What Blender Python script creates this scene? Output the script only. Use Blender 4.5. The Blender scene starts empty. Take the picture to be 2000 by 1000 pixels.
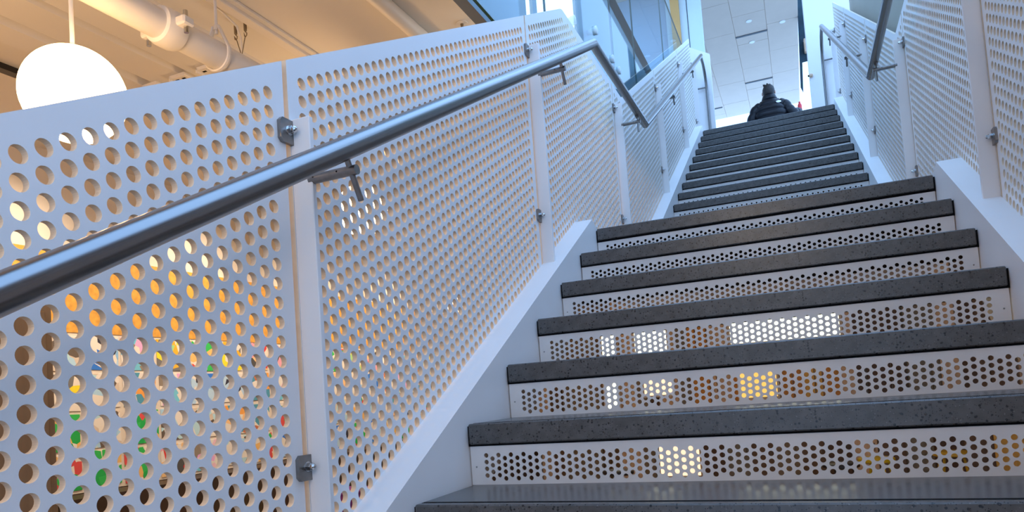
import bpy, math, random
from mathutils import Matrix, Vector
random.seed(7)
SC = bpy.context.scene
COL = SC.collection
PI = math.pi

# ---------------------------------------------------------------- camera
def camera_axes(yaw, pitch, roll):
    ca, sa, cb, sb, cc, sc = math.cos(yaw), math.sin(yaw), math.cos(pitch), math.sin(pitch), math.cos(roll), math.sin(roll)
    f = Vector((-sa*cb, ca*cb, sb)); r = Vector((ca, sa, 0)); u = r.cross(f)
    return r*cc + u*sc, u*cc - r*sc, f
cd = bpy.data.cameras.new('camera'); cam = bpy.data.objects.new('camera', cd); COL.objects.link(cam)
r_, u_, f_ = camera_axes(0.3951, 0.0537, -0.0712)
m = Matrix((r_, u_, -f_)).transposed().to_4x4(); m.translation = Vector((0.8033, -2.9898, -0.7002))
cam.matrix_world = m
cd.sensor_width = 36; cd.sensor_fit = 'HORIZONTAL'
cd.lens = 1364.7/2000*36; cd.shift_y = 195/2000; cd.clip_start = .02; cd.clip_end = 200
SC.camera = cam

# ---------------------------------------------------------------- world, exposure
w = bpy.data.worlds.new('sky'); SC.world = w; w.use_nodes = True
bg = w.node_tree.nodes['Background']
bg.inputs[0].default_value = (0.32, 0.565, 1.0, 1); bg.inputs[1].default_value = 3.45
SC.view_settings.view_transform = 'Standard'; SC.view_settings.look = 'None'
SC.view_settings.exposure = 0.12; SC.view_settings.gamma = 1; SC.view_settings.use_curve_mapping = False
WARM = (1.0, 0.61, 0.28)
GLOBE = 17.0          # emission of the globe lamps

# ---------------------------------------------------------------- stair numbers
D, RISE, W = 0.28, 0.154, 1.308      # going, rise, clear width
S = RISE/D                           # slope
YU = 2.2537 - 4*D                    # where the upper nosing line meets the landing level
TOPZ = 13*RISE                       # upper storey floor
GROUND = -14*RISE
CEIL = 1.05                          # underside of the storey above
PX = 0.086                           # panel plane outside the stringer face
RX = 0.055                           # handrail axis inside the stringer face
RT = 0.833                           # handrail above nosing line

# ---------------------------------------------------------------- materials
def mat(name, col, rough=.5, metal=0., spec=.5, emit=None, estr=0., noise=None, bump=None):
    M = bpy.data.materials.new(name); M.use_nodes = True
    nt = M.node_tree; b = nt.nodes['Principled BSDF']
    b.inputs['Base Color'].default_value = (*col, 1); b.inputs['Roughness'].default_value = rough
    b.inputs['Metallic'].default_value = metal; b.inputs['Specular IOR Level'].default_value = spec
    if emit:
        b.inputs['Emission Color'].default_value = (*emit, 1); b.inputs['Emission Strength'].default_value = estr
    tc = None
    if noise or bump:
        tc = nt.nodes.new('ShaderNodeTexCoord')
    if noise:                                   # (scale, amount[, stretch])
        n = nt.nodes.new('ShaderNodeTexNoise'); n.inputs['Scale'].default_value = noise[0]; n.inputs['Detail'].default_value = 5
        src = tc.outputs['Object']
        if len(noise) > 2:
            mp = nt.nodes.new('ShaderNodeMapping'); mp.inputs['Scale'].default_value = noise[2]
            nt.links.new(src, mp.inputs[0]); src = mp.outputs[0]
        nt.links.new(src, n.inputs['Vector'])
        cr = nt.nodes.new('ShaderNodeValToRGB'); a = noise[1]
        cr.color_ramp.elements[0].position = .3; cr.color_ramp.elements[1].position = .7
        cr.color_ramp.elements[0].color = (*[c*(1-a) for c in col], 1); cr.color_ramp.elements[1].color = (*[min(1, c*(1+a)) for c in col], 1)
        nt.links.new(n.outputs[0], cr.inputs[0]); nt.links.new(cr.outputs[0], b.inputs['Base Color'])
    if bump:
        n2 = nt.nodes.new('ShaderNodeTexNoise'); n2.inputs['Scale'].default_value = bump[0]; n2.inputs['Detail'].default_value = 3
        nt.links.new(tc.outputs['Object'], n2.inputs['Vector'])
        bp = nt.nodes.new('ShaderNodeBump'); bp.inputs['Strength'].default_value = bump[1]; bp.inputs['Distance'].default_value = .01
        nt.links.new(n2.outputs[0], bp.inputs['Height']); nt.links.new(bp.outputs[0], b.inputs['Normal'])
    return M

def terrazzo():
    M = mat('terrazzo', (.075, .072, .07), .27, spec=.5)
    nt = M.node_tree; b = nt.nodes['Principled BSDF']; tc = nt.nodes.new('ShaderNodeTexCoord')
    base = None
    def spots(scale, lo, hi):
        v = nt.nodes.new('ShaderNodeTexVoronoi'); v.inputs['Scale'].default_value = scale
        nt.links.new(tc.outputs['Object'], v.inputs['Vector'])
        r = nt.nodes.new('ShaderNodeValToRGB'); r.color_ramp.elements[0].position = lo; r.color_ramp.elements[1].position = hi
        r.color_ramp.elements[0].color = (1, 1, 1, 1); r.color_ramp.elements[1].color = (0, 0, 0, 1)
        nt.links.new(v.outputs['Distance'], r.inputs[0])
        g = nt.nodes.new('ShaderNodeMath'); g.operation = 'GREATER_THAN'; g.inputs[1].default_value = .52
        sep = nt.nodes.new('ShaderNodeSeparateColor'); nt.links.new(v.outputs['Color'], sep.inputs[0]); nt.links.new(sep.outputs[0], g.inputs[0])
        m_ = nt.nodes.new('ShaderNodeMath'); m_.operation = 'MULTIPLY'
        nt.links.new(r.outputs[0], m_.inputs[0]); nt.links.new(g.outputs[0], m_.inputs[1])
        return m_.outputs[0]
    n = nt.nodes.new('ShaderNodeTexNoise'); n.inputs['Scale'].default_value = 30; n.inputs['Detail'].default_value = 6
    nt.links.new(tc.outputs['Object'], n.inputs['Vector'])
    cr = nt.nodes.new('ShaderNodeValToRGB')
    cr.color_ramp.elements[0].position = .35; cr.color_ramp.elements[1].position = .7
    cr.color_ramp.elements[0].color = (.074, .070, .067, 1); cr.color_ramp.elements[1].color = (.108, .102, .098, 1)
    nt.links.new(n.outputs[0], cr.inputs[0])
    prev = cr.outputs[0]
    for sc_, lo, hi, c in ((120, .22, .34, (.012, .011, .011, 1)), (260, .2, .3, (.014, .012, .012, 1)), (150, .12, .2, (.15, .145, .14, 1))):
        mx = nt.nodes.new('ShaderNodeMix'); mx.data_type = 'RGBA'; mx.inputs[7].default_value = c
        nt.links.new(spots(sc_, lo, hi), mx.inputs[0]); nt.links.new(prev, mx.inputs[6]); prev = mx.outputs[2]
    nt.links.new(prev, b.inputs['Base Color'])
    return M

def brushed(name, col, rough):
    M = mat(name, col, rough, metal=1.0)
    nt = M.node_tree; b = nt.nodes['Principled BSDF']; tc = nt.nodes.new('ShaderNodeTexCoord')
    mp = nt.nodes.new('ShaderNodeMapping'); mp.inputs['Rotation'].default_value = (-math.atan(S), 0, 0); mp.inputs['Scale'].default_value = (220, 1.2, 220)
    n = nt.nodes.new('ShaderNodeTexNoise'); n.inputs['Scale'].default_value = 1; n.inputs['Detail'].default_value = 3
    nt.links.new(tc.outputs['Object'], mp.inputs[0]); nt.links.new(mp.outputs[0], n.inputs['Vector'])
    r = nt.nodes.new('ShaderNodeMapRange'); r.inputs[3].default_value = rough-.03; r.inputs[4].default_value = rough+.05
    nt.links.new(n.outputs[0], r.inputs[0]); nt.links.new(r.outputs[0], b.inputs['Roughness'])
    return M

def glass(name, tint, op):
    M = bpy.data.materials.new(name); M.use_nodes = True; nt = M.node_tree; nt.nodes.clear()
    o = nt.nodes.new('ShaderNodeOutputMaterial'); t = nt.nodes.new('ShaderNodeBsdfTransparent'); g = nt.nodes.new('ShaderNodeBsdfGlossy')
    t.inputs[0].default_value = (*tint, 1); g.inputs['Roughness'].default_value = .02
    lw = nt.nodes.new('ShaderNodeFresnel'); lw.inputs[0].default_value = 1.25
    mx = nt.nodes.new('ShaderNodeMixShader')
    ge = nt.nodes.new('ShaderNodeNewGeometry'); sb_ = nt.nodes.new('ShaderNodeMath'); sb_.operation = 'SUBTRACT'; sb_.inputs[0].default_value = 1
    ml = nt.nodes.new('ShaderNodeMath'); ml.operation = 'MULTIPLY'
    nt.links.new(ge.outputs['Backfacing'], sb_.inputs[1]); nt.links.new(sb_.outputs[0], ml.inputs[0]); nt.links.new(lw.outputs[0], ml.inputs[1])
    nt.links.new(ml.outputs[0], mx.inputs[0]); nt.links.new(t.outputs[0], mx.inputs[1]); nt.links.new(g.outputs[0], mx.inputs[2]); nt.links.new(mx.outputs[0], o.inputs[0])
    return M

def drawing_mat(name, cols, scale):
    """white paper with a child's coloured shapes, different on every sheet"""
    M = mat(name, (.85, .82, .78), .8, spec=.2); nt = M.node_tree; b = nt.nodes['Principled BSDF']
    tc = nt.nodes.new('ShaderNodeTexCoord'); oi = nt.nodes.new('ShaderNodeObjectInfo')
    cb = nt.nodes.new('ShaderNodeVectorMath'); cb.operation = 'ADD'
    ml = nt.nodes.new('ShaderNodeMath'); ml.operation = 'MULTIPLY'; ml.inputs[1].default_value = 57.
    nt.links.new(oi.outputs['Random'], ml.inputs[0]); nt.links.new(ml.outputs[0], cb.inputs[1]); nt.links.new(tc.outputs['Object'], cb.inputs[0])
    v = nt.nodes.new('ShaderNodeTexVoronoi'); v.inputs['Scale'].default_value = scale; nt.links.new(cb.outputs[0], v.inputs['Vector'])
    sp = nt.nodes.new('ShaderNodeSeparateColor'); nt.links.new(v.outputs['Color'], sp.inputs[0])
    cr = nt.nodes.new('ShaderNodeValToRGB'); cr.color_ramp.interpolation = 'CONSTANT'
    seq = [(.85, .8, .74)] + list(cols) + [(.86, .8, .72)]
    for i, c in enumerate(seq):
        e = cr.color_ramp.elements[i] if i < 2 else cr.color_ramp.elements.new(i/len(seq))
        e.position = i/len(seq); e.color = (*c, 1)
    nt.links.new(sp.outputs[0], cr.inputs[0]); nt.links.new(cr.outputs[0], b.inputs['Base Color'])
    return M

M_panel = mat('white_powder_coat', (.81, .79, .78), .42, noise=(3, .02))
M_spill = mat('panel_core', (.76, .66, .52), .6, noise=(40, .06))  # tan stands in for warm room light on the cut edges
M_white = mat('white_paint', (.82, .79, .77), .45, noise=(2.5, .03))
M_riser = mat('riser_paint', (.74, .72, .71), .42, noise=(8, .04))
M_steel = brushed('brushed_stainless', (.25, .24, .235), .24)
M_clip = mat('satin_stainless', (.26, .245, .235), .35, metal=1., noise=(60, .12))
M_bolt = mat('polished_stainless', (.6, .6, .6), .12, metal=1.)
M_tread = terrazzo()
M_black = mat('black_gasket', (.006, .006, .007), .8, spec=.1)
M_cream = mat('cream_paint', (.80, .76, .70), .65, noise=(1.5, .03), bump=(40, .05))
M_creamg = mat('cream_pipe_enamel', (.82, .78, .73), .42, noise=(6, .03))
M_room = mat('warm_wall_paint', (.78, .70, .60), .7, noise=(2, .04))
M_orange = mat('orange_board', (.72, .36, .06), .7, noise=(25, .2))
M_brown = mat('brown_laminate', (.22, .15, .09), .5, noise=(4, .12, (6, 6, .6)))
M_dark = mat('dark_brown_board', (.05, .03, .02), .5, noise=(6, .2))
M_floor = mat('sealed_concrete', (.30, .27, .24), .35, noise=(2, .12))
M_grey = mat('grey_plaster', (.40, .355, .28), .8, noise=(1.2, .05), bump=(30, .08))
M_tile = mat('ceiling_tile', (.76, .62, .50), .8, noise=(5, .02))
M_slot = mat('slot_diffuser', (.04, .05, .06), .5)
M_pale = mat('pale_green_wall', (.62, .72, .74), .5, noise=(2, .04))
M_teal = mat('dark_teal_cloth', (.012, .035, .05), .8, noise=(8, .3))
M_tan = mat('tan_wood', (.62, .42, .28), .6, noise=(5, .12, (1, 1, 8)))
M_ochre = mat('ochre_wall', (.62, .33, .1), .6, noise=(3, .08))
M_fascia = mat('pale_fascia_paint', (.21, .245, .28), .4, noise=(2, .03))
M_glass = glass('balustrade_glass', (.86, .95, .97), 1)
M_gedge = mat('green_glass_edge', (.02, .10, .09), .15, spec=.8)
M_btn = mat('satin_button', (.72, .80, .82), .4)
M_globe = mat('opal_globe', (.9, .9, .88), .3, emit=WARM, estr=GLOBE)
M_emitpane = mat('daylit_pane', (.8, .85, .9), .4, emit=(.82, .93, 1.0), estr=1.7)
M_litpane = mat('lit_pane', (.8, .8, .7), .4, emit=(.95, 1.0, .78), estr=1.6)
M_pinkpane = mat('warm_lit_pane', (.8, .7, .6), .4, emit=(1., .72, .5), estr=1.1)
M_wire = mat('galvanised_wire', (.25, .2, .13), .5, metal=.6)
M_blacktrack = mat('black_track', (.012, .011, .014), .5)

# ---------------------------------------------------------------- mesh helpers
def me(name, v, f, m_, smooth=False):
    d = bpy.data.meshes.new(name); d.from_pydata(v, [], f); d.materials.append(m_)
    if smooth: d.polygons.foreach_set('use_smooth', [True]*len(d.polygons))
    d.update(); return d
def ob(name, data, parent=None, loc=(0, 0, 0), label=None, cat=None, group=None, kind=None):
    o = bpy.data.objects.new(name, data); COL.objects.link(o); o.location = loc
    if parent: o.parent = parent
    for k, x in (('label', label), ('category', cat), ('group', group), ('kind', kind)):
        if x: o[k] = x
    return o
def thing(name, label, cat, loc=(0, 0, 0), group=None): return ob(name, None, None, loc, label, cat, group)

class G:
    """collects verts and faces for one mesh"""
    def __init__(s): s.v = []; s.f = []
    def box(s, a, b):
        n = len(s.v); (x0, y0, z0), (x1, y1, z1) = a, b
        s.v += [(x0,y0,z0),(x1,y0,z0),(x1,y1,z0),(x0,y1,z0),(x0,y0,z1),(x1,y0,z1),(x1,y1,z1),(x0,y1,z1)]
        s.f += [tuple(n+i for i in q) for q in ((0,3,2,1),(4,5,6,7),(0,1,5,4),(1,2,6,5),(2,3,7,6),(3,0,4,7))]
        return s
    def bbox(s, a, b, e=.004):
        """box with a small chamfer on all edges"""
        (x0, y0, z0), (x1, y1, z1) = a, b; n = len(s.v); P = {}
        for ix, x in ((0, x0), (1, x1)):
            for iy, y in ((0, y0), (1, y1)):
                for iz, z in ((0, z0), (1, z1)):
                    sx, sy, sz = (e if not ix else -e), (e if not iy else -e), (e if not iz else -e)
                    for ax, p in ((0, (x, y+sy, z+sz)), (1, (x+sx, y, z+sz)), (2, (x+sx, y+sy, z))):
                        P[ix, iy, iz, ax] = len(s.v); s.v.append(p)
        for ax in range(3):
            for side in (0, 1):
                q = []
                for a_, b_ in ((0, 0), (1, 0), (1, 1), (0, 1)):
                    k = [0, 0, 0]; k[ax] = side; k[(ax+1) % 3] = a_; k[(ax+2) % 3] = b_
                    q.append(P[k[0], k[1], k[2], ax])
                s.f.append(tuple(q) if side else tuple(q[::-1]))
        for ax in range(3):                      # edge chamfers along ax
            o1, o2 = (ax+1) % 3, (ax+2) % 3
            for a_ in (0, 1):
                for b_ in (0, 1):
                    k0 = [0, 0, 0]; k1 = [0, 0, 0]; k0[o1] = k1[o1] = a_; k0[o2] = k1[o2] = b_; k1[ax] = 1
                    s.f.append((P[(*k0, o1)], P[(*k1, o1)], P[(*k1, o2)], P[(*k0, o2)]))
        for k in ((i, j, l) for i in (0, 1) for j in (0, 1) for l in (0, 1)):
            s.f.append((P[(*k, 0)], P[(*k, 1)], P[(*k, 2)]))
        return s
    def tube(s, path, r, n=16, cap=True, ell=None):
        """sweep a circle along path; r number or list; mitred at kinks"""
        P = [Vector(p) for p in path]; k = len(P); rr = r if isinstance(r, (list, tuple)) else [r]*k
        st = len(s.v); prevU = None
        for i in range(k):
            t0 = (P[i]-P[i-1]).normalized() if i else (P[1]-P[0]).normalized()
            t1 = (P[i+1]-P[i]).normalized() if i < k-1 else t0
            t = (t0+t1).normalized(); c = max(.3, t.dot(t0))
            if prevU is None:
                a = Vector((0, 0, 1)) if abs(t.z) < .9 else Vector((1, 0, 0)); U = t.cross(a).normalized()
            else: U = (prevU - t*prevU.dot(t)).normalized()
            V = t.cross(U); prevU = U
            bend = (t1-t0)
            bd = (bend - t*bend.dot(t)); bd = bd.normalized() if bd.length > 1e-5 else None
            for j in range(n):
                a = 2*PI*j/n; q = U*math.cos(a) + V*math.sin(a)
                if ell: q = Vector((q.x*ell[0], q.y*ell[1], q.z*ell[2]))
                if bd is not None: q = q + bd*(q.dot(bd))*(1/c-1)
                s.v.append(tuple(P[i] + q*rr[i]))
        for i in range(k-1):
            for j in range(n):
                a, b = st+i*n+j, st+i*n+(j+1) % n
                s.f.append((a, b, b+n, a+n))
        if cap:
            s.f.append(tuple(st+j for j in range(n))[::-1]); s.f.append(tuple(st+(k-1)*n+j for j in range(n)))
        return s
    def sphere(s, c, r, nu=24, nv=14, sc=(1, 1, 1)):
        st = len(s.v)
        for i in range(nv+1):
            th = PI*i/nv
            for j in range(nu):
                ph = 2*PI*j/nu
                s.v.append((c[0]+r*sc[0]*math.sin(th)*math.cos(ph), c[1]+r*sc[1]*math.sin(th)*math.sin(ph), c[2]+r*sc[2]*math.cos(th)))
        for i in range(nv):
            for j in range(nu):
                a, b = st+i*nu+j, st+i*nu+(j+1) % nu
                s.f.append((a, a+nu, b+nu, b))
        return s
    def prism(s, pts, ax, a, b):
        """extrude a 2-D outline along axis ax from a to b"""
        n = len(pts); st = len(s.v)
        for c in (a, b):
            for p in pts: q = list(p); q.insert(ax, c); s.v.append(tuple(q))
        s.f.append(tuple(st+i for i in range(n))); s.f.append(tuple(st+n+i for i in range(n))[::-1])
        for i in range(n): j = (i+1) % n; s.f.append((st+i, st+j, st+n+j, st+n+i))
        return s
    def mesh(s, name, m_, smooth=False): return me(name, s.v, s.f, m_, smooth)
    def to(s, name, m_, parent=None, loc=(0, 0, 0), smooth=False, **k): return ob(name, s.mesh(name, m_, smooth), parent, loc, **k)
def smooth_by_angle(o, ang=35):
    d = o.data
    d.polygons.foreach_set('use_smooth', [True]*len(d.polygons))
    try: d.set_sharp_from_angle(angle=math.radians(ang))
    except Exception: pass
def B(name, a, b, m_, parent=None, e=0, **k):
    g = G(); (g.bbox(a, b, e) if e else g.box(a, b)); return g.to(name, m_, parent, **k)

def perforated(name, m_, th, cols, pitch, rows_of, top, bot, y0, y1, rad, N, half, s=0., spill=None):
    """plate in the (y,z) plane, thickness along x. cols: hole column centres; rows_of(y): list of hole z centres, top first;
    half: half cell height; s: shear of the cells; top(y), bot(y): outline"""
    v = []; f = []; h = th/2; edge = []
    ci = [(rad*math.cos(2*PI*k/N), rad*math.sin(2*PI*k/N)) for k in range(N)]
    def quad(p):                                    # p: 4 (y,z) corners -> both faces
        n = len(v)
        for x in (h, -h): v.extend((x, y, z) for y, z in p)
        f.append((n, n+1, n+2, n+3)); f.append((n+7, n+6, n+5, n+4))
    def side(p, q):
        n = len(v); v.extend([(h, *p), (h, *q), (-h, *q), (-h, *p)]); edge.append(len(f)); f.append((n, n+1, n+2, n+3))
    q4 = N//4; E = cols[0]-pitch/2
    quad([(y0, bot(y0)), (E, bot(E)), (E, top(E)), (y0, top(y0))]); side((y0, top(y0)), (E, top(E))); side((y0, bot(y0)), (E, bot(E)))
    side((y0, bot(y0)), (y0, top(y0)))
    for yc in cols:
        a, b = yc-pitch/2, yc+pitch/2; zs = rows_of(yc); da = -s*pitch/2; db = s*pitch/2
        side((a, top(a)), (b, top(b))); side((a, bot(a)), (b, bot(b)))
        if not zs:
            quad([(a, bot(a)), (b, bot(b)), (b, top(b)), (a, top(a))]); continue
        quad([(a, zs[0]+half+da), (b, zs[0]+half+db), (b, top(b)), (a, top(a))])
        quad([(a, bot(a)), (b, bot(b)), (b, zs[-1]-half+db), (a, zs[-1]-half+da)])
        for zc in zs:
            n = len(v)
            cor = [(b, zc+half+db), (a, zc+half+da), (a, zc-half+da), (b, zc-half+db)]
            for x in (h, -h):
                v.extend((x, yc+cy, zc+cz) for cy, cz in ci); v.extend((x, *c) for c in cor)
            o2 = n+N+4
            for qd in range(4):
                c0 = n+N+qd; c1 = o2+N+qd; k0 = qd*q4
                for k in range(k0, k0+q4):
                    kk = (k+1) % N
                    f.append((c0, n+kk, n+k)); f.append((c1, o2+k, o2+kk))
                kb = (k0+q4) % N; nc = n+N+(qd+1) % 4; nc1 = o2+N+(qd+1) % 4
                f.append((c0, nc, n+kb)); f.append((c1, o2+kb, nc1))
            for k in range(N):
                kk = (k+1) % N; edge.append(len(f)); f.append((n+k, n+kk, o2+kk, o2+k))
    E = cols[-1]+pitch/2
    quad([(E, bot(E)), (y1, bot(y1)), (y1, top(y1)), (E, top(E))]); side((E, top(E)), (y1, top(y1))); side((E, bot(E)), (y1, bot(y1)))
    side((y1, bot(y1)), (y1, top(y1)))
    d = me(name, v, f, m_)
    if spill:                                        # warm room light painted onto hole walls and cut edges
        d.materials.append(spill); co = set(edge)
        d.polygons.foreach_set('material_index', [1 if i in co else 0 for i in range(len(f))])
    return d

# ---------------------------------------------------------------- the building shell
ST = dict(kind='structure')
B('floor', (-3.6, -7, GROUND-.15), (4.7, 7.6, GROUND), M_floor, **ST)
B('ceiling_globe_room', (-3.6, -6, CEIL), (-.245, 7.6, CEIL+.06), M_cream, **ST)
B('ceiling_side_room', (1.56, -6, CEIL), (4.7, 7.6, CEIL+.06), M_cream, **ST)
B('ceiling_under_stair', (-.24, 5.1, CEIL), (1.56, 7.6, CEIL+.06), M_cream, **ST)
B('wall_left', (-3.6, -6, GROUND), (-3.5, 7.6, CEIL), M_room, **ST)
B('wall_near', (-3.5, -6, GROUND), (-.2, -5.9, CEIL), M_room, **ST)
B('wall_far_right', (4.6, -6, GROUND), (4.7, 7.6, CEIL), M_room, **ST)
B('wall_back', (-3.5, 7.55, GROUND), (4.6, 7.65, CEIL), M_room, **ST)
B('floor_upper_left', (-3.6, -6, TOPZ-.14), (-.2, 13, TOPZ), M_floor, **ST)
B('floor_upper_right', (1.56, .6, TOPZ-.14), (4.7, 13, TOPZ), M_floor, **ST)
B('floor_upper_near', (-.2, -9, TOPZ-.14), (3.2, -4.1, TOPZ), M_cream, **ST)  # added unseen slab, carries the added globes behind the camera
B('wall_lobby', (-3.6, -9.2, GROUND), (4.7, -9.05, 5.2), M_cream, **ST)  # added unseen wall, shuts out sky light from behind the camera
B('ceiling_lobby', (-3.7, -9.2, 5.2), (4.7, -2.6, 5.3), M_cream, **ST)  # added unseen roof, keeps sky light off camera-facing surfaces
B('wall_upper_left', (-3.7, -9, TOPZ), (-3.6, 13, 5.2), M_white, **ST)
B('floor_upper', (-.2, 5.06, TOPZ-.14), (1.56, 13, TOPZ), M_floor, **ST)
# storey edge facing the stair, beside the globe room: white fascia with two emissive panes
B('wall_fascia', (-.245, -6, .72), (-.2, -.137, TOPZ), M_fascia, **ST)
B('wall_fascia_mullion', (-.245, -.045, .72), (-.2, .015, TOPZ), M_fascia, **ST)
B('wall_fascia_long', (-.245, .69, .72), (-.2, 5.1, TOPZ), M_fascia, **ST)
B('window_1', (-.235, -.137, .75), (-.215, -.045, TOPZ-.02), M_emitpane, **ST)  # narrow emissive pane in the fascia
B('window_2', (-.235, .015, .75), (-.215, .69, TOPZ-.02), M_emitpane, **ST)  # wide emissive pane in the fascia
# grey wall over the opposite side
B('wall_right', (1.50, .6, .72), (1.56, 4.45, 2.9), M_grey, **ST)
# white pier at the head of the stair, pale wall opposite
B('wall_pier', (1.125, 5.3, TOPZ), (1.9, 5.5, 6.5), M_white, **ST)
pale = B('wall_pale', (-.60, 7.0, TOPZ), (-.115, 7.12, 5.2), M_pale, **ST)
B('joint', (-.308, 6.994, TOPZ), (-.298, 6.999, 5.2), M_slot, pale)
B('wall_upper_far', (-3.6, 7.13, TOPZ), (-.53, 7.2, 5.0), mat('pale_blue_paint', (.42, .50, .60), .5, noise=(1.5, .04)), **ST)
B('wall_ochre', (-.52, 6.9, 3.2), (-.405, 6.98, 5.6), M_ochre, **ST)

# upper ceiling of separate tiles with slot diffusers
uc = B('ceiling', (-2.9, 6.3, 5.010), (1.18, 12.9, 5.15), M_tile, **ST)
xs = [-2.86, -2.34, -1.83, -1.32, -.81, -.30, .205, .705, 1.18]
tile = {}
for i in range(8):
    y = 5.4 + (.52 if i % 2 else 0.)
    while y < 12.8:
        a, b = max(y, 6.32), min(y+1.03, 12.88)
        if b-a > .1:
            g = .003; dz = random.uniform(0, .002)
            B('ceiling_panel', (xs[i]+g, a+g, 5.0+dz), (xs[i+1]-g, b-g, 5.0098), M_tile, uc, e=.002)
        y += 1.03
for xa, xb, y in ((.205, .705, 9.205), (.205, .705, 11.22), (-.55, -.33, 12.2), (-.81, -.3, 8.1)):
    B('slot_diffuser', (xa, y-.022, 4.992), (xb, y+.022, 5.0), M_slot, uc)
dl = G().tube([(0, 0, 0), (0, 0, -.008)], .045, 20).mesh('downlight', mat('downlight_trim', (.9, .9, .9), .3))
for x, y in ((.45, 8.73), (.946, 9.04), (.446, 9.5)): ob('downlight', dl, uc, (x, y, 5.0))

# ---------------------------------------------------------------- stair flights
tread_me = G().bbox((.006, 0, -.052), (W-.006, D+.02, 0), .003).mesh('tread', M_tread)
backing_me = G().box((0, .009, -.057), (W, D+.012, -.006)).mesh('tread_pan', M_black)  # black backing, puts the shade into the gaps round each tread
groove_me = G().box((.01, .024, 0), (W-.01, .027, .0006)).mesh('groove', M_black)
rc = [.046 + .01685*i for i in range(73)]
riser_me = perforated('riser', M_riser, .004, rc, .01685,
    lambda y: [(-.081 if round((y-.046)/.01685) % 2 == 0 else -.0893) - .0167*k for k in range(4)],
    lambda y: -.057, lambda y: -.154, .003, W-.003, .0060, 12, .00835)
riser_me.transform(Matrix.Rotation(-PI/2, 4, 'Z'))          # (x,y)->(y,-x): plate now spans x
screw_me = G().sphere((0, 0, 0), .0022, 8, 5).mesh('screw', M_clip)
def flight(name, label, steps, stringer, landing=None):
    t = thing(name, label, 'stairs', (W/2, steps[0][0], steps[0][1]))
    off = Vector((-W/2, -steps[0][0], -steps[0][1]))
    for k, (y, z) in enumerate(steps):
        tr = ob('tread', tread_me, t, off+Vector((0, y, z)))
        ob('tread_pan', backing_me, tr)
        ob('groove', groove_me, tr); ob('groove', groove_me, tr, (0, .008, 0))
        rs = ob('riser', riser_me, t, off+Vector((0, y+.013, z)))
        for sx in (.018, W-.018): ob('screw', screw_me, rs, (sx, -.003, -.109))
    for x0, x1 in ((-.08, 0.), (W, W+.08)):
        g = G().prism(stringer, 0, x0, x1); o = g.to('stringer', M_white, t, off)
    if landing:
        g = G().bbox((.006, landing[0], landing[2]-.052), (W-.006, landing[1], landing[2]), .003).to('landing_slab', M_tread, t, off)
        G().box((0, landing[0]+.01, landing[2]-.060), (W, landing[1], landing[2]-.006)).to('landing_gasket', M_black, t, off)  # black backing, shade of the gap under the landing edge
        G().box((0, landing[0]+.30, landing[2]-.24), (W, landing[1], landing[2]-.062)).to('landing_pan', M_white, t, off)
        ob('riser', riser_me, t, off+Vector((0, landing[0]+.013, landing[2])))
    return t
k0 = -(.06)/S                                  # where the raking stringer top reaches landing level
low = [(-i*D, -i*RISE) for i in range(13, 0, -1)]
yl = -3.75
flight('stair_flight', 'lower stair flight of dark terrazzo treads and wide perforated white risers', low,
       [(yl, S*yl+.06), (-.045, S*-.045+.06), (.05, .0), (1.16, .0), (1.16, -.26), (-.2, -.26), (-.6, S*-.6-.26), (yl, max(GROUND, S*yl-.26))],
       landing=(0., YU+.02+D, 0.))
upn = [(YU + D*n, RISE*n) for n in range(1, 14)]
yt = YU+D*13
flight('stair_flight', 'upper stair flight of grey treads rising beyond the landing to the person', upn,
       [(1.17, .0), (1.17, .06), (YU, .06), (yt, S*(yt-YU)+.06), (yt+.28, TOPZ+.03), (yt+.28, TOPZ-.25), (yt, TOPZ-.3), (YU+.3, -.12), (1.17, -.26)])

# ---------------------------------------------------------------- perforated guards
TOP = 1.034; LT = 1.036; TH = .012
def top_low(y): return S*y+TOP if y < 0 else LT
def top_up(y): return max(LT, S*(y-YU)+TOP)
def bot_low(y): return S*y-.02 if y < .03 else -.005
def bot_up(y): return max(-.005, S*(y-YU)-.02)
def rows_low(y):
    out = []; z = S*y+.978
    while z > bot_low(y)+.03:
        if z <= .9935: out.append(z)
        z -= .0362
    return out
def rows_up(y):
    out = []; z = S*(y-YU)+.978
    while z < .95: z += .0362
    lim = max(.9935, S*(y-YU)+.979)
    while z > bot_up(y)+.03:
        if z <= lim: out.append(z)
        z -= .0362
    return out
def colsof(a, b, n): return [a+(b-a)*i/(n-1) for i in range(n)], (b-a)/(n-1)
POSTS = [-3.324, -1.912, -.500, .905, 2.385, 3.80, 4.95]       # near faces of the posts
def panel_mesh(i, ncol, N, rows, top, bot, y1=None):
    y0 = POSTS[i]-.001; y1 = y1 or POSTS[i+1]-.014
    c, p = colsof(y0+.044, y1-.043, ncol)
    return perforated('perforated_panel', M_panel, TH, c, p, rows, top, bot, y0, y1, .0124, N, .0181, S, M_spill)
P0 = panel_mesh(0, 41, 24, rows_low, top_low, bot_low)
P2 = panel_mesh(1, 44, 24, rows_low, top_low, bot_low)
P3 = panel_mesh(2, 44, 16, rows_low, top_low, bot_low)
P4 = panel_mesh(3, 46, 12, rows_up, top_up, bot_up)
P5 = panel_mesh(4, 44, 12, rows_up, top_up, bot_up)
P6 = panel_mesh(5, 36, 12, rows_up, top_up, bot_up)

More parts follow.
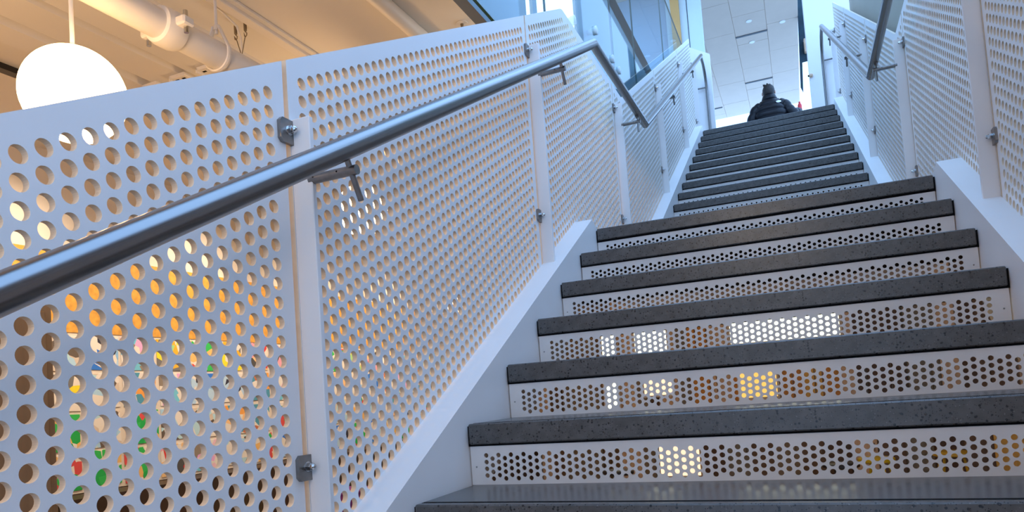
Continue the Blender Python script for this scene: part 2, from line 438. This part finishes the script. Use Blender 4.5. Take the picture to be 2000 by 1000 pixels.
clip_me = {}; PW = .046
def clip_mesh(sx):
    g = G(); a, b, c = .018, .024, .007
    pts = [(-a+c, -b), (a, -b), (a, b), (-a+c, b), (-a, b-c), (-a, -b+c)]
    g.prism(pts, 0, -.002*sx, .006*sx); return g.mesh('clip', M_clip)
def nut_mesh(sx):
    g = G().tube([(.004*sx, 0, 0), (.007*sx, 0, 0)], .0095, 20)
    g.tube([(.006*sx, 0, 0), (.015*sx, 0, 0)], .0082, 6)
    g.tube([(.015*sx, 0, 0), (.020*sx, 0, 0), (.0235*sx, 0, 0), (.025*sx, 0, 0)], [.007, .0065, .004, .001], 12)
    return g.mesh('acorn_nut', M_bolt)
bar_len = .06+RX+.012-.022
def guard(sx, label):
    """sx = 1: panels at x = -PX, posts stand towards +x; sx = -1: the mirror"""
    X = (lambda x: x) if sx > 0 else (lambda x: W-x)
    t = thing('stair_guard', label, 'railing', (X(-PX), POSTS[1], S*POSTS[1]))
    off = -t.location
    dy = POSTS[1]-POSTS[0]
    for mesh_, d in ((P0, -dy), (P0, 0), (P2, 0), (P3, 0), (P4, 0), (P5, 0), (P6, 0)):
        ob('perforated_panel', mesh_, t, off+Vector((X(-PX), d, S*d)))
    cm, nm = clip_mesh(sx), nut_mesh(sx)
    for y in POSTS:
        low_ = y < 0
        if y < 0: zb, zt = S*y+.055, S*y+.913
        elif y < YU: zb, zt = 0., .913
        elif y < 4.9: zb, zt = S*(y-YU)+.055, S*(y-YU)+.913
        else: zb, zt = TOPZ, TOPZ+.85
        a, b = sorted((X(-PX+.006), X(-PX+.006+PW)))
        G().bbox((a, y, zb), (b, y+.013, zt+.0), .0015).to('post', M_white, t, off)
        for h in (.885-.913, .24-.913):
            c = ob('clip', cm, t, off+Vector((X(-PX+.008), y-.018, zt+h)))
            ob('acorn_nut', nm, c, (0, .006, .002))
    return t
guard(1, 'white perforated stair guard in front of the warm room with globe lamps')
guard(-1, 'white perforated stair guard in front of the plain grey wall')
# white end plates of the guards at the head of the stair
G().prism([(-.10, TOPZ+.002), (.115, TOPZ+.002), (.115, 2.957), (-.10, 3.09)], 1, 5.06, 5.10).to('end_plate', M_white,
    label='white guard end plate at stair head below the pale green wall', cat='panel')
G().prism([(W-.05, TOPZ+.002), (W+.10, TOPZ+.002), (W+.10, 2.98), (W-.05, 2.88)], 1, 5.06, 5.1).to('end_plate', M_white,
    label='white guard end plate at stair head before the white pier', cat='panel')

# ---------------------------------------------------------------- handrails
def rail_z(y):
    if y < 0: return S*y+RT
    if y < YU: return RT
    return S*(y-YU)+RT
def handrail(sx, label):
    X = (lambda x: x) if sx > 0 else (lambda x: W-x)
    x = X(RX); ya = -3.6
    t = thing('handrail', label, 'handrail', (x, ya, rail_z(ya)))
    off = -t.location
    zt = rail_z(4.70); path = [(x, ya, rail_z(ya)), (x, 0, RT), (x, YU-.03, RT-.0), (x, 4.70, zt)]
    g = G().tube(path, .0215, 32); o = g.to('rail', M_steel, t, off); smooth_by_angle(o)
    arc = [(x, 4.69, zt-.005), (x, 4.86, zt-.02), (x, 4.96, zt-.08), (x, 5.02, zt-.17), (x, 5.035, zt-.27), (x, 5.035, TOPZ)]
    o = G().tube(arc, .0165, 20).to('end_return', M_steel, t, off); smooth_by_angle(o)
    o = G().tube([(x, 5.03, zt-.22), (X(-.04), 5.03, zt-.22)], .009, 12).to('cross_bar', M_steel, t, off); smooth_by_angle(o)
    for y in POSTS[:-1]:
        yc = y+.0065; z = rail_z(yc)-.047; flat = 0 < y < YU
        n = Vector((0, 0, 1)) if flat else Vector((0, -S, 1)).normalized()
        bar = G().tube([(X(-.043), yc, z), (X(RX+.010), yc, z)], .0095, 20).to('bracket_arm', M_clip, t, off); smooth_by_angle(bar)
        c = Vector((X(RX-.004), yc, z))
        o = G().tube([c-n*.058, c+n*.028], .0058, 14).to('pin', M_clip, bar); smooth_by_angle(o)
        for dx in (.0, .055): 
            G().tube([(X(-.030+dx), yc-.0085, z+.001), (X(-.030+dx), yc-.0099, z+.001)], .0018, 8).to('set_screw', M_black, bar)
        # saddle plate under the rail
        tt = Vector((0, 1, 0)) if flat else Vector((0, 1, S)).normalized()
        sd = G(); ctr = Vector((X(RX-.004), yc, z))+n*.0265
        for k in (-1, 1): pass
        ux = Vector((1, 0, 0))
        corners = [ctr+ux*a*.011+tt*b*.028+n*c_*.0022 for c_ in (-1, 1) for a, b in ((-1, -1), (1, -1), (1, 1), (-1, 1))]
        sd.v = [tuple(p) for p in corners]; sd.f = [(0, 3, 2, 1), (4, 5, 6, 7), (0, 1, 5, 4), (1, 2, 6, 5), (2, 3, 7, 6), (3, 0, 4, 7)]
        sd.to('saddle', M_clip, bar)
    return t
handrail(1, 'brushed steel handrail crossing in front of the warm-lit perforated panels')
handrail(-1, 'brushed steel handrail on the grey-wall side, bent at the landing')

# ---------------------------------------------------------------- glass balustrade of the upper storey
gl = thing('glass_balustrade', 'tall clear glass balustrade panels with round button fixings above the stair', 'balustrade', (-.155, -1, .7))
o_ = -gl.location
for a, b in ((-5.0, -3.0), (-2.99, -1.32), (-1.31, .005), (.015, 1.355), (1.365, 2.075), (2.085, 3.48), (3.49, 4.90)):
    pn = G().box((-.167, a, .70), (-.155, b, 3.065)).to('pane', M_glass, gl, o_)
    for z in (.70, 3.065):
        G().box((-.1672, a, z-.004), (-.1548, b, z+.0005)).to('pane_edge', M_gedge, pn)
    if b < 4: G().box((-.1665, b, .72), (-.1555, b+.004, 3.06)).to('pane_edge', M_gedge, pn)
bt = G().tube([(-.044, 0, 0), (-.002, 0, 0), (.011, 0, 0), (.013, 0, 0)], [.014, .024, .026, .023], 24).mesh('button', M_btn, True)
for y, z in ((.456, 1.216), (.913, 1.373), (1.30, 1.367), (1.465, 1.36), (2.35, 1.37), (-.86, 1.21), (-1.1, 1.21)):
    ob('button', bt, gl, o_+Vector((-.155, y, z)))

# ---------------------------------------------------------------- ceiling services over the globe room
M_fillglobe = mat('opal_globe_dim', (.9, .9, .88), .3, emit=(1., .74, .48), estr=GLOBE*1.35)
def lamp(x, y, z, r, label, CEIL=CEIL, gm=M_globe):
    t = thing('globe_lamp', label, 'lamp', (x, y, z), 'opal globe pendants in the warm room')
    o = G().sphere((0, 0, 0), r, 40, 24).to('globe', gm, t, smooth=True)
    o = G().tube([(0, 0, r-.004), (0, 0, CEIL-z-.001)], .006, 10).to('stem', M_creamg, t); smooth_by_angle(o)
    o = G().tube([(0, 0, r-.004), (0, 0, r+.010)], .011, 16).to('collar', M_creamg, t); smooth_by_angle(o)
    o = G().tube([(0, 0, CEIL-z-.02), (0, 0, CEIL-z-.001)], .05, 20).to('ceiling_rose', M_creamg, t); smooth_by_angle(o)
    return t
lamp(-1.071, -1.635, .249, .1375, 'glowing white globe lamp rising above the guard top edge')
lamp(-1.32, .15, .34, .1375, 'glowing globe lamp glimpsed through panel holes beside the handrail bracket')
lamp(-2.5, -3.4, .29, .1375, 'glowing globe lamp deep in the warm room before the brown cabinet')  # this lamp and those below are added for their light
lamp(-2.5, 3.6, .29, .1375, 'glowing globe lamp deep in the warm room by the back wall')
lamp(-2.2, -1.95, .29, .1375, 'glowing globe lamp over the tall brown cabinet')
lamp(-1.071, -3.3, .249, .1375, 'glowing globe lamp beside the lowest guard panel')
lamp(2.9, 3.4, .35, .1375, 'glowing globe lamp in the room under the grey wall')
for x, y, lab in ((.3, -4.7, 'globe lamp over the stair foot on the warm room side'), (2.3, -4.5, 'globe lamp over the stair foot on the grey wall side'), (.65, -6.8, 'globe lamp over the lobby farthest from the stair')):
    lamp(x, y, .95, .16, lab, TOPZ-.14, M_fillglobe)  # fill lamps added behind the camera for risers and tread faces

zp = .665
pp = thing('sprinkler_pipe', 'fat cream painted pipe with a bolted coupling under the ceiling', 'pipe', (-1.16, -3.5, zp))
off = -pp.location; px = -1.158
o = G().tube([(px, -3.6, zp), (px, 6.5, zp)], .052, 28).to('pipe', M_creamg, pp, off); smooth_by_angle(o)
yc = -1.22
cp = G().tube([(px, yc-.045, zp), (px, yc-.04, zp), (px, yc-.02, zp), (px, yc+.02, zp), (px, yc+.04, zp), (px, yc+.045, zp)], [.054, .064, .069, .069, .064, .054], 28).to('coupling', M_creamg, pp, off); smooth_by_angle(cp)
for sx in (-1, 1):
    lug = G().bbox((px+sx*.085-.022, yc-.024, zp-.016+.0*sx), (px+sx*.085+.022, yc+.024, zp+.016), .006).to('lug', M_creamg, cp)
    o = G().tube([(px+sx*.09, yc, zp-.04), (px+sx*.09, yc, zp+.04)], .008, 8).to('bolt', M_bolt, cp)
hg = thing('pipe_hanger', 'thin rod and loop hanger holding the fat cream pipe', 'hanger', (px, -1.0, zp))
off = -hg.location; yh = -.99
ring = [(px+.058*math.sin(a), yh, zp+.058*math.cos(a)) for a in [2*PI*k/28 for k in range(4, 25)]]
ring = [(px+.012, yh, zp+.115)] + [(px+.058, yh, zp+.02)] + [(px+.058*math.cos(a), yh, zp-.058*math.sin(a)) for a in [PI*k/16 for k in range(0, 17)]] + [(px-.058, yh, zp+.02), (px-.012, yh, zp+.115)]
o = G().tube(ring, .005, 8, ell=(1, 2.2, 1)).to('loop', M_creamg, hg, off)
o = G().tube([(px, yh, zp+.085), (px, yh, CEIL-.001)], .006, 10).to('rod', M_creamg, hg, off)
o = G().tube([(px, yh, zp+.10), (px, yh, zp+.118)], .011, 6).to('nut', M_creamg, hg, off)

# long beams with sloping sides, running with the pipe
for x0, x1, lab in ((-1.815, -1.60, 'cream ceiling beam with bevelled sides next to the fat pipe'),
                    (-2.045, -1.865, 'cream ceiling beam with bevelled sides, second from the fat pipe'),
                    (-2.25, -2.11, 'cream ceiling beam with bevelled sides, farthest from the fat pipe')):
    zs = .96
    pts = [(x0-.012, CEIL-.001), (x0-.012, zs+.025), (x0, zs), (x1, zs), (x1+.025, zs+.05), (x1+.025, CEIL-.001)]
    G().prism(pts, 1, -4.5, 6.0).to('ceiling_beam', M_cream, label=lab, cat='beam')
for x, lab in ((-2.06, 'slotted cream bracket between beams, nearest the globe lamp'), (-1.875, 'slotted cream bracket under the second ceiling beam'), (-1.70, 'slotted cream bracket beside the fat pipe')):
    t = thing('slotted_bracket', lab, 'bracket', (x, -.50, .9595))
    G().bbox((-.05, -.03, -.018), (.05, .03, 0), .003).to('plate', M_creamg, t)
    G().prism([(-.05, -.006), (-.05, -.03), (-.044, -.03), (-.044, -.006)], 1, -.03, .03).to('lip', M_creamg, t)
    for dx in (-.02, .02): G().bbox((dx-.011, -.010, -.0186), (dx+.011, .002, -.0178), .0003).to('slot', M_black, t)
# lighting track: channel with a lip and a shadow gap
t = thing('ceiling_track', 'cream metal ceiling track running towards the panel joint', 'track', (-1.33, -3, CEIL-.001))
off = -t.location
G().bbox((-1.357, -4.5, CEIL-.03), (-1.310, 6, CEIL-.001), .003).to('channel', M_creamg, t, off)
G().bbox((-1.310, -4.5, CEIL-.014), (-1.282, 6, CEIL-.001), .002).to('lip', M_cream, t, off)
G().box((-1.366, -4.5, CEIL-.010), (-1.357, 6, CEIL-.001)).to('shadow_gap', M_dark, t, off)
# cable dropping with two wire grips
wx, wy, wz = -1.40, -.60, CEIL-.001
t = thing('suspension_wires', 'pair of twisted suspension wires with metal grips hanging beside the track', 'wire', (wx, wy, wz))
for sx in (-1, 1):
    xx = sx*.028
    o = G().tube([(xx, 0, 0), (xx, 0, -.008), (xx, 0, -.045), (xx, 0, -.05)], [.003, .007, .007, .003], 10).to('grip', M_wire, t)
    pts = [(xx, 0, -.05)] + [(xx+.008*math.sin(a), 0, -.062+.011*math.cos(a)) for a in (0, 1.2, 2.2, PI, 4., 5.1)] + [(xx-.003*sx, 0, -.073), (sx*.012, 0, -.115), (sx*.003, 0, -.145), (0, 0, -.20)]
    G().tube(pts, .0022, 6).to('wire', M_wire, t)
G().tube([(.03, -.22, -.015), (.02, -.12, -.02), (.008, -.03, -.035), (0, 0, -.07), (0, .004, -.14), (0, .004, -.30)], .0048, 8).to('cable', M_creamg, t)
# round tube near the glass edge
o = G().tube([(-.735, -4.5, CEIL-.036), (-.735, 6, CEIL-.036)], .035, 20).to('round_conduit', M_creamg,
    label='pale round conduit along the flat ceiling towards the glass edge', cat='conduit'); smooth_by_angle(o)
sp = thing('ceiling_sprinkler', 'small sprinkler head in the flat ceiling near the glass edge', 'sprinkler', (-.54, -.09, CEIL-.001))
o = G().tube([(0, 0, 0), (0, 0, -.004)], .028, 20).to('rosette', M_creamg, sp)
o = G().tube([(0, 0, -.004), (0, 0, -.02), (0, 0, -.035)], [.008, .006, .003], 10).to('body', M_wire, sp)
o = G().tube([(0, 0, -.035), (0, 0, -.037)], .014, 12).to('deflector', M_wire, sp)
o = B('black_track', (-2.65, -4.5, CEIL-.03), (-2.60, -.52, CEIL-.001), M_blacktrack, label='thin black lighting track behind the globe lamp', cat='track')

# added spotlights that brighten the drawings
for k, (y, w_) in enumerate(((-.4, 'first'), (1.0, 'second'), (2.4, 'third'), (3.8, 'fourth'), (5.2, 'fifth'))):
    t = thing('ceiling_spotlight', f'{w_} small cream ceiling spotlight from the tall cabinet, aimed at the drawings', 'spotlight', (-2.625, y, CEIL-.001), 'ceiling spotlights over the drawings')
    o = G().tube([(0, 0, 0), (0, 0, -.05)], .008, 10).to('arm', M_creamg, t)
    dr = Vector((-.87, 0, -1.35)).normalized(); c = Vector((0, 0, -.07))
    o = G().tube([c-dr*.05, c+dr*.05], .032, 20).to('head', M_creamg, t); smooth_by_angle(o)
    L = bpy.data.lights.new('spotlight_beam', 'SPOT'); L.energy = 95; L.color = (1, .8, .6); L.spot_size = 1.9; L.spot_blend = .8; L.shadow_soft_size = .03
    lo = bpy.data.objects.new('spotlight_beam', L); COL.objects.link(lo); lo.parent = t
    lo.location = c+dr*.055; lo.rotation_euler = dr.to_track_quat('-Z', 'Y').to_euler()

# ---------------------------------------------------------------- drawings on the far wall of the globe room
XW = -3.499
B('pin_board', (XW, -2.0, -.112), (XW+.02, 7.4, .403), M_orange, label='long orange pin board above the children drawings', cat='board')
B('display_board', (XW, -2.0, -1.135), (XW+.015, 7.4, -.112), M_room, label='pale board carrying rows of children drawings', cat='board')
B('low_cabinet', (XW, -2.0, GROUND), (XW+.30, 7.4, -1.14), M_dark, label='long dark brown low cabinet under the drawings', cat='cabinet')
pal = {'green': [(.05, .55, .12), (.03, .45, .1), (.9, .55, .2), (.75, .1, .1)], 'red': [(.75, .06, .06), (.85, .4, .5), (.1, .1, .1), (.9, .6, .3)],
       'blue': [(.05, .22, .75), (.3, .55, .85), (.05, .05, .08), (.5, .7, .9)], 'yellow': [(.95, .8, .05), (.9, .5, .05), (.2, .2, .2), (.4, .7, .3)],
       'pale blue': [(.45, .7, .9), (.5, .75, .85), (.7, .6, .5), (.15, .12, .1)], 'pink': [(.85, .45, .75), (.9, .6, .7), (.2, .6, .8), (.3, .25, .2)],
       'orange': [(.9, .4, .1), (.95, .6, .3), (.1, .35, .5), (.6, .2, .1)]}
dm = {k: drawing_mat('drawing_'+k.replace(' ', '_'), c, 14) for k, c in pal.items()}
ordn = ['first','second','third','fourth','fifth','sixth','seventh','eighth','ninth','tenth','eleventh','twelfth','thirteenth','fourteenth','fifteenth','sixteenth','seventeenth','eighteenth','nineteenth','twentieth','twenty-first','twenty-second','twenty-third','twenty-fourth']
keys = list(pal); rown = ['top', 'second', 'third', 'bottom']; n = 0
sh = {k: G().bbox((0, -.13, -.115), (.004, .13, .115), .001).mesh('drawing', dm[k]) for k in keys}
for r in range(4):
    for c in range(24):
        k = random.choice(keys)
        o = ob('drawing', sh[k], None, (XW+.016, -.35+c*.285+random.uniform(-.012, .012), -.24-r*.253+random.uniform(-.008, .008)),
               f'{k} drawing in the {rown[r]} row, {ordn[c]} from the tall brown cabinet', 'drawing', 'children drawings pinned in rows')
        o.rotation_euler.x = random.uniform(-.03, .03)
bc = {'red': (.7, .05, .05), 'yellow': (.85, .7, .03), 'purple': (.25, .05, .3), 'white': (.8, .77, .72), 'teal': (.05, .4, .45)}
for i, (k, c) in enumerate(bc.items()):
    mm = mat('bin_'+k, c, .5)
    t = thing('storage_bin', f'{k} storage bin on the floor before the dark cabinet', 'bin', (XW+.55, .6+i*.75, GROUND), 'bins before the drawings')
    g = G(); hb = .5+.1*(i % 3)
    g.prism([(-.16, 0), (.16, 0), (.2, hb), (.18, hb), (.15, .02), (-.15, .02), (-.18, hb), (-.2, hb)], 0, -.15, .15)
    g.box((-.15, -.17, .02), (-.14, .17, hb)); g.box((.14, -.17, .02), (.15, .17, hb)); g.to('shell', mm, t)
    G().bbox((-.16, -.205, hb), (.16, .205, hb+.025), .006).to('lid', mm, t)
t = thing('tall_cabinet', 'tall brown cabinet seen through the lowest panel holes', 'cabinet', (-2.4, -2.2, GROUND))
G().bbox((-.2, -1.2, 0), (.2, 1.24, 1.99), .006).to('body', M_brown, t)
for k in range(3):
    d_ = G().bbox((.2, -1.17+.8*k, .05), (.218, -.40+.8*k, 1.95), .004).to('door', M_brown, t)
    o = G().tube([(.245, -.46+.8*k, .95), (.245, -.46+.8*k, 1.10)], .006, 10).to('handle', M_clip, d_)

# ---------------------------------------------------------------- back wall under the stair: panels and lit openings
cw = {'brown': (.16, .10, .06), 'taupe': (.26, .21, .15), 'orange': (.70, .32, .06), 'sand': (.75, .56, .38), 'umber': (.10, .055, .03), 'grey': (.22, .2, .16), 'gold': (.85, .52, .12)}
cwm = {k: mat('panel_'+k, c, .5, noise=(5, .12, (4, 4, .5))) for k, c in cw.items()}
bw = bpy.data.objects['wall_back']
seq = []
x = -3.45
pat = ['taupe', 'sand', 'brown', 'taupe', 'sand', 'taupe', 'brown', 'sand', 'taupe', 'umber', 'sand', 'grey', 'orange', 'orange', 'sand', 'orange', 'gold', 'gold', 'orange', 'orange', 'gold', 'orange', 'sand', 'umber', 'brown', 'umber', 'grey', 'grey', 'sand', 'umber', 'brown', 'grey', 'sand', 'brown', 'grey', 'taupe', 'brown', 'umber']
wds = [.16, .1, .22, .2, .12, .3, .18, .12]
i = 0
while x < 4.5:
    wd = wds[i % 8]; k = pat[min(len(pat)-1, int((x+3.45)/7.95*len(pat)))]
    B('wall_panel', (x+.006, 7.50+.012*(i % 3), GROUND+.02), (min(x+wd, 4.55)-.006, 7.55, CEIL-.01), cwm[k], bw, e=.004)
    x += wd; i += 1
def lit(n, x0, x1, z0, z1, m_):
    t = B(f'window_{n}', (x0, 7.478, z0), (x1, 7.488, z1), m_, **ST)
    for a, b in (((x0-.03, z0-.03), (x1+.03, z0)), ((x0-.03, z1), (x1+.03, z1+.03)), ((x0-.03, z0), (x0, z1)), ((x1, z0), (x1+.03, z1))):
        G().box((a[0], 7.46, a[1]), (b[0], 7.50, b[1])).to('frame', M_cream, t)
lit(3, -1.54, -1.06, -.28, .42, M_litpane); lit(4, -.15, 1.28, -.22, .42, M_litpane)
M_goldpane = mat('gold_lit_pane', (.8, .5, .15), .4, emit=(1., .6, .14), estr=.9)
lit(7, -.08, .42, -1.0, -.62, M_goldpane); lit(8, -1.45, -1.02, -.88, -.62, M_pinkpane)
lit(5, -2.05, -1.85, -1.15, .1, M_litpane); lit(6, -1.30, -.72, -2.08, -1.30, M_pinkpane); 
t = thing('storage_unit', 'long low storage unit of brown doors far under the stair', 'cabinet', (1.2, 6.7, GROUND))
G().bbox((-1.75, -.15, 0), (2.4, .2, .88), .006).to('body', M_brown, t)
for k in range(14):
    d_ = G().bbox((-1.73+.295*k, -.168, .05), (-1.73+.295*k+.285, -.15, .86), .004).to('door', cwm[('umber', 'grey', 'brown', 'taupe', 'brown', 'umber', 'sand', 'brown', 'grey', 'umber', 'brown', 'gold', 'grey', 'taupe')[k]], t)
    G().tube([(-1.73+.295*k+.25, -.178, .45), (-1.73+.295*k+.25, -.178, .55)], .005, 8).to('handle', M_clip, d_)
for x, y, c, lab in ((1.43, 5.6, (.85, .62, .02), 'bright yellow round stool glimpsed through the bottom riser'), (1.06, 5.2, (.03, .025, .03), 'black round stool glimpsed through the bottom riser'),
                     (-1.3, 5.0, (.03, .03, .035), 'black round stool beside the lit opening under the stair'), (2.2, 6.0, (.75, .5, .05), 'amber round stool far under the stair')):
    mm = mat('stool_paint', c, .4)
    t = thing('stool', lab, 'stool', (x, y, GROUND), 'round stools under the stair')
    o = G().tube([(0, 0, .43), (0, 0, .44), (0, 0, .47), (0, 0, .48)], [.17, .185, .185, .17], 24).to('seat', mm, t); smooth_by_angle(o)
    for a in range(4):
        q = a*PI/2+.4
        G().tube([(.2*math.cos(q), .2*math.sin(q), 0), (.13*math.cos(q), .13*math.sin(q), .43)], .014, 10).to('leg', mm, t)

# ---------------------------------------------------------------- dark hanging and small fittings beyond the pier
G().prism([(1.19, 5.9), (1.29, 5.9), (1.275, 5.245), (1.269, 4.605), (1.219, 4.601), (1.267, 4.366), (1.265, 4.262), (1.182, 4.258), (1.155, 3.769), (1.122, 3.861), (1.18, 5.026)], 1, 9.0, 9.05).to(
    'hanging_banner', M_teal, label='narrow dark teal banner hanging beside the white pier', cat='banner')
G().bbox((1.225, 8.9, 4.36), (1.285, 8.99, 4.58), .01).to('wood_block', M_tan, label='small tan wooden block by the dark teal banner', cat='block')
wl = thing('wall_light', 'tiny tan wall light on the edge of the white pier', 'light', (1.137, 5.285, 2.545))
G().sphere((0, 0, 0), .022, 16, 10, (1, .6, 1)).to('shade', M_tan, wl, smooth=True); G().box((-.032, -.012, -.012), (-.02, .0, .006)).to('clip', M_black, wl)

# ---------------------------------------------------------------- the person walking away at the top
M_jack = mat('black_nylon', (.005, .005, .008), .4, spec=.3, bump=(25, .25))
M_hair = mat('dark_hair', (.02, .012, .009), .55, noise=(60, .4), bump=(90, .5))
M_skin = mat('skin', (.55, .33, .24), .5)
M_jean = mat('dark_trousers', (.02, .02, .03), .8)
M_shoe = mat('dark_shoes', (.03, .03, .03), .5)
M_patch = mat('white_patch', (.8, .8, .82), .6)
M_red = mat('red_plastic', (.75, .04, .05), .35)
PXY = (.655, 8.0, TOPZ-.0)
verts = [(0, 0, .93), (0, .0, 1.12), (0, 0, 1.27), (0, 0, 1.43), (0, .012, 1.53), (0, .015, 1.60),
         (-.15, 0, 1.30), (-.27, -.02, 1.12), (-.25, .12, .93), (-.245, .16, .86),
         (.15, 0, 1.30), (.29, -.02, 1.14), (.37, .10, 1.16), (.395, .14, 1.20),
         (-.09, 0, .88), (-.10, .06, .48), (-.10, -.02, .09), (-.10, .12, .04),
         (.09, 0, .88), (.10, -.04, .48), (.10, -.16, .10), (.10, -.04, .04)]
edges = [(0, 1), (1, 2), (2, 3), (3, 4), (4, 5), (2, 6), (6, 7), (7, 8), (8, 9), (2, 10), (10, 11), (11, 12), (12, 13), (0, 14), (14, 15), (15, 16), (16, 17), (0, 18), (18, 19), (19, 20), (20, 21)]
rad = [.12, .11, .085, .05, .082, .07, .045, .04, .032, .03, .045, .04, .032, .03, .085, .06, .045, .04, .085, .06, .045, .04]
pm = bpy.data.meshes.new('person'); pm.from_pydata(verts, edges, []); pm.materials.append(M_skin)
person = ob('person', pm, None, PXY, 'person in a black puffer jacket walking away at the stair top', 'person')
sk = person.modifiers.new('skin', 'SKIN'); sk.use_smooth_shade = True
for i, v_ in enumerate(pm.skin_vertices[0].data): v_.radius = (rad[i], rad[i]*(.85 if i < 3 else 1)); v_.use_root = (i == 0)
sb = person.modifiers.new('subdivision', 'SUBSURF'); sb.levels = 2; sb.render_levels = 2
for sx, base, thumb in ((-1, (-.245, .165, .85), 1), (1, (.40, .145, 1.215), -1)):     # hands with separate fingers
    g = G(); bx, by, bz = base
    g.tube([(bx, by-.02, bz+.02), (bx, by, bz), (bx, by+.035, bz-.02)], [.028, .036, .034], 12, ell=(.6, 1, 1))
    for k in range(4):
        zz = bz-.03+.018*k; L = (.05, .058, .062, .05)[k]
        g.tube([(bx, by+.03, zz), (bx+sx*.012, by+.03+L*.5, zz-.006), (bx-sx*.01+.0, by+.03+L*.85, zz-.012), (bx-sx*.028, by+.03+L*.8, zz-.015)], [.0095, .009, .008, .006], 8)
    g.tube([(bx, by, bz+.025), (bx-sx*.02, by+.025, bz+.036), (bx-sx*.03, by+.05, bz+.03)], [.011, .010, .008], 8)
    g.to('hand', M_skin, person, smooth=True)
# jacket: quilted torso, sleeves and collar in one garment
g = G()
def quilt(t, n): return .90+.15*abs(math.sin(PI*n*t))**.5
def torso(t):
    z = .74+t*.68
    hw = .225 if t < .7 else .225-(t-.7)/.3*.125
    hd = .165 if t < .75 else .165-(t-.75)/.25*.075
    return z, hw, hd
NT, NA = 84, 40; st = 0
for i in range(NT+1):
    t = i/NT; z, hw, hd = torso(t); q = quilt(t, 7.2)
    for j in range(NA):
        a = 2*PI*j/NA; ex = .8
        cx, sy = math.cos(a), math.sin(a)
        g.v.append((hw*q*math.copysign(abs(cx)**ex, cx), hd*q*math.copysign(abs(sy)**ex, sy)-.005, z))
for i in range(NT):
    for j in range(NA): a, b = i*NA+j, i*NA+(j+1) % NA; g.f.append((a, b, b+NA, a+NA))
g.f.append(tuple(range(NA))[::-1]); g.f.append(tuple(NT*NA+j for j in range(NA)))
def sleeve(pts, nq, r0, r1):
    P = [Vector(p) for p in pts]; path = []; rr = []; M_ = 14; tot = M_*(len(P)-1)
    for k in range(len(P)-1):
        for i in range(M_ + (1 if k == len(P)-2 else 0)): path.append(P[k].lerp(P[k+1], i/M_))
    for _ in range(4): path = [path[0]]+[(path[i-1]+path[i]*2+path[i+1])/4 for i in range(1, len(path)-1)]+[path[-1]]
    for i in range(len(path)): t = i/(len(path)-1); rr.append((r0+(r1-r0)*t)*(.86+.19*abs(math.sin(PI*nq*t+.4))**.5))
    g.tube(path, rr, 20)
sleeve([(-.08, 0, 1.325), (-.19, -.005, 1.30), (-.285, -.03, 1.10), (-.25, .13, .90)], 6, .088, .062)
sleeve([(.08, 0, 1.325), (.195, -.005, 1.305), (.30, -.03, 1.135), (.385, .11, 1.18)], 6, .088, .062)
cz = 1.395; g.tube([(0, .0, cz), (0, .003, cz+.03), (0, .006, cz+.06), (0, .008, cz+.085)], [.115, .108, .098, .090], 24, ell=(1, .95, 1))
jk = g.to('jacket', M_jack, person, smooth=True)
o = G().sphere((0, 0, 0), .034, 20, 12, (1.1, .16, .62)).to('patch', M_patch, jk, (.125, -.140, 1.312), smooth=True, label='small white oval logo patch'); o.rotation_euler = (-.35, 0, .2)
g = G(); g.sphere((0, .005, 1.555), .092, 28, 18, (.93, 1.05, 1.12))
n0 = len(g.v)
rnd = random.Random(3)
g.v = [(x*(1+rnd.uniform(-.03, .03)), y*(1+rnd.uniform(-.03, .03))+(0.0), z+(rnd.uniform(-.004, .008) if z > 1.58 else 0)) for x, y, z in g.v]
for k in range(14):                                             # short tufts on the crown
    a = rnd.uniform(0, 2*PI); r = rnd.uniform(0, .05); bx, by = r*math.cos(a)-.01, r*math.sin(a)
    g.tube([(bx, by, 1.645), (bx*1.2+rnd.uniform(-.01, .01), by*1.2, 1.668+rnd.uniform(0, .012))], [.012, .002], 6)
hr = g.to('hair', M_hair, person, smooth=True)
for sx in (-1, 1): G().sphere((sx*.088, .025, 1.53), .026, 12, 8, (.45, .7, 1.1)).to('ear', M_skin, person, smooth=True)
g = G(); g.sphere((0, .055, 1.54), .07, 20, 14, (.95, .75, 1.2)); g.tube([(0, .10, 1.56), (0, .125, 1.525), (0, .105, 1.518)], [.008, .013, .008], 8)
fc = g.to('face', M_skin, person, smooth=True)
for sx in (-1, 1): G().sphere((sx*.03, .106, 1.56), .009, 10, 8).to('eye', M_black, fc, smooth=True)
G().tube([(-.02, .103, 1.495), (0, .108, 1.493), (.02, .103, 1.495)], .004, 6).to('mouth', mat('lips', (.45, .16, .14), .5), fc)
g = G()
for sx, kn, an in ((-1, (-.10, .06, .48), (-.10, -.02, .07)), (1, (.10, -.04, .48), (.10, -.16, .08))):
    g.tube([(sx*.085, 0, .95), (sx*.095, .01, .75), kn, an], [.125, .105, .08, .065], 16)
g.to('trousers', M_jean, person, smooth=True)
for y0, x, z0 in ((.06, -.10, .0), (-.09, .10, .0)):
    G().sphere((x, y0, .045), .05, 16, 10, (.95, 2.6, .9)).to('shoe', M_shoe, person, smooth=True)
person.scale = (1, 1, .975)
rb = thing('drink_bottle', 'small red object held out by the person in black', 'bottle', (PXY[0]+.41, PXY[1]+.215, TOPZ+1.18))
o = G().tube([(0, 0, 0), (0, 0, .005), (0, 0, .10), (0, 0, .125), (0, 0, .135)], [.026, .03, .03, .02, .015], 18).to('body', M_red, rb); smooth_by_angle(o)
o = G().tube([(0, 0, .135), (0, 0, .155)], .014, 14).to('cap', M_red, rb)
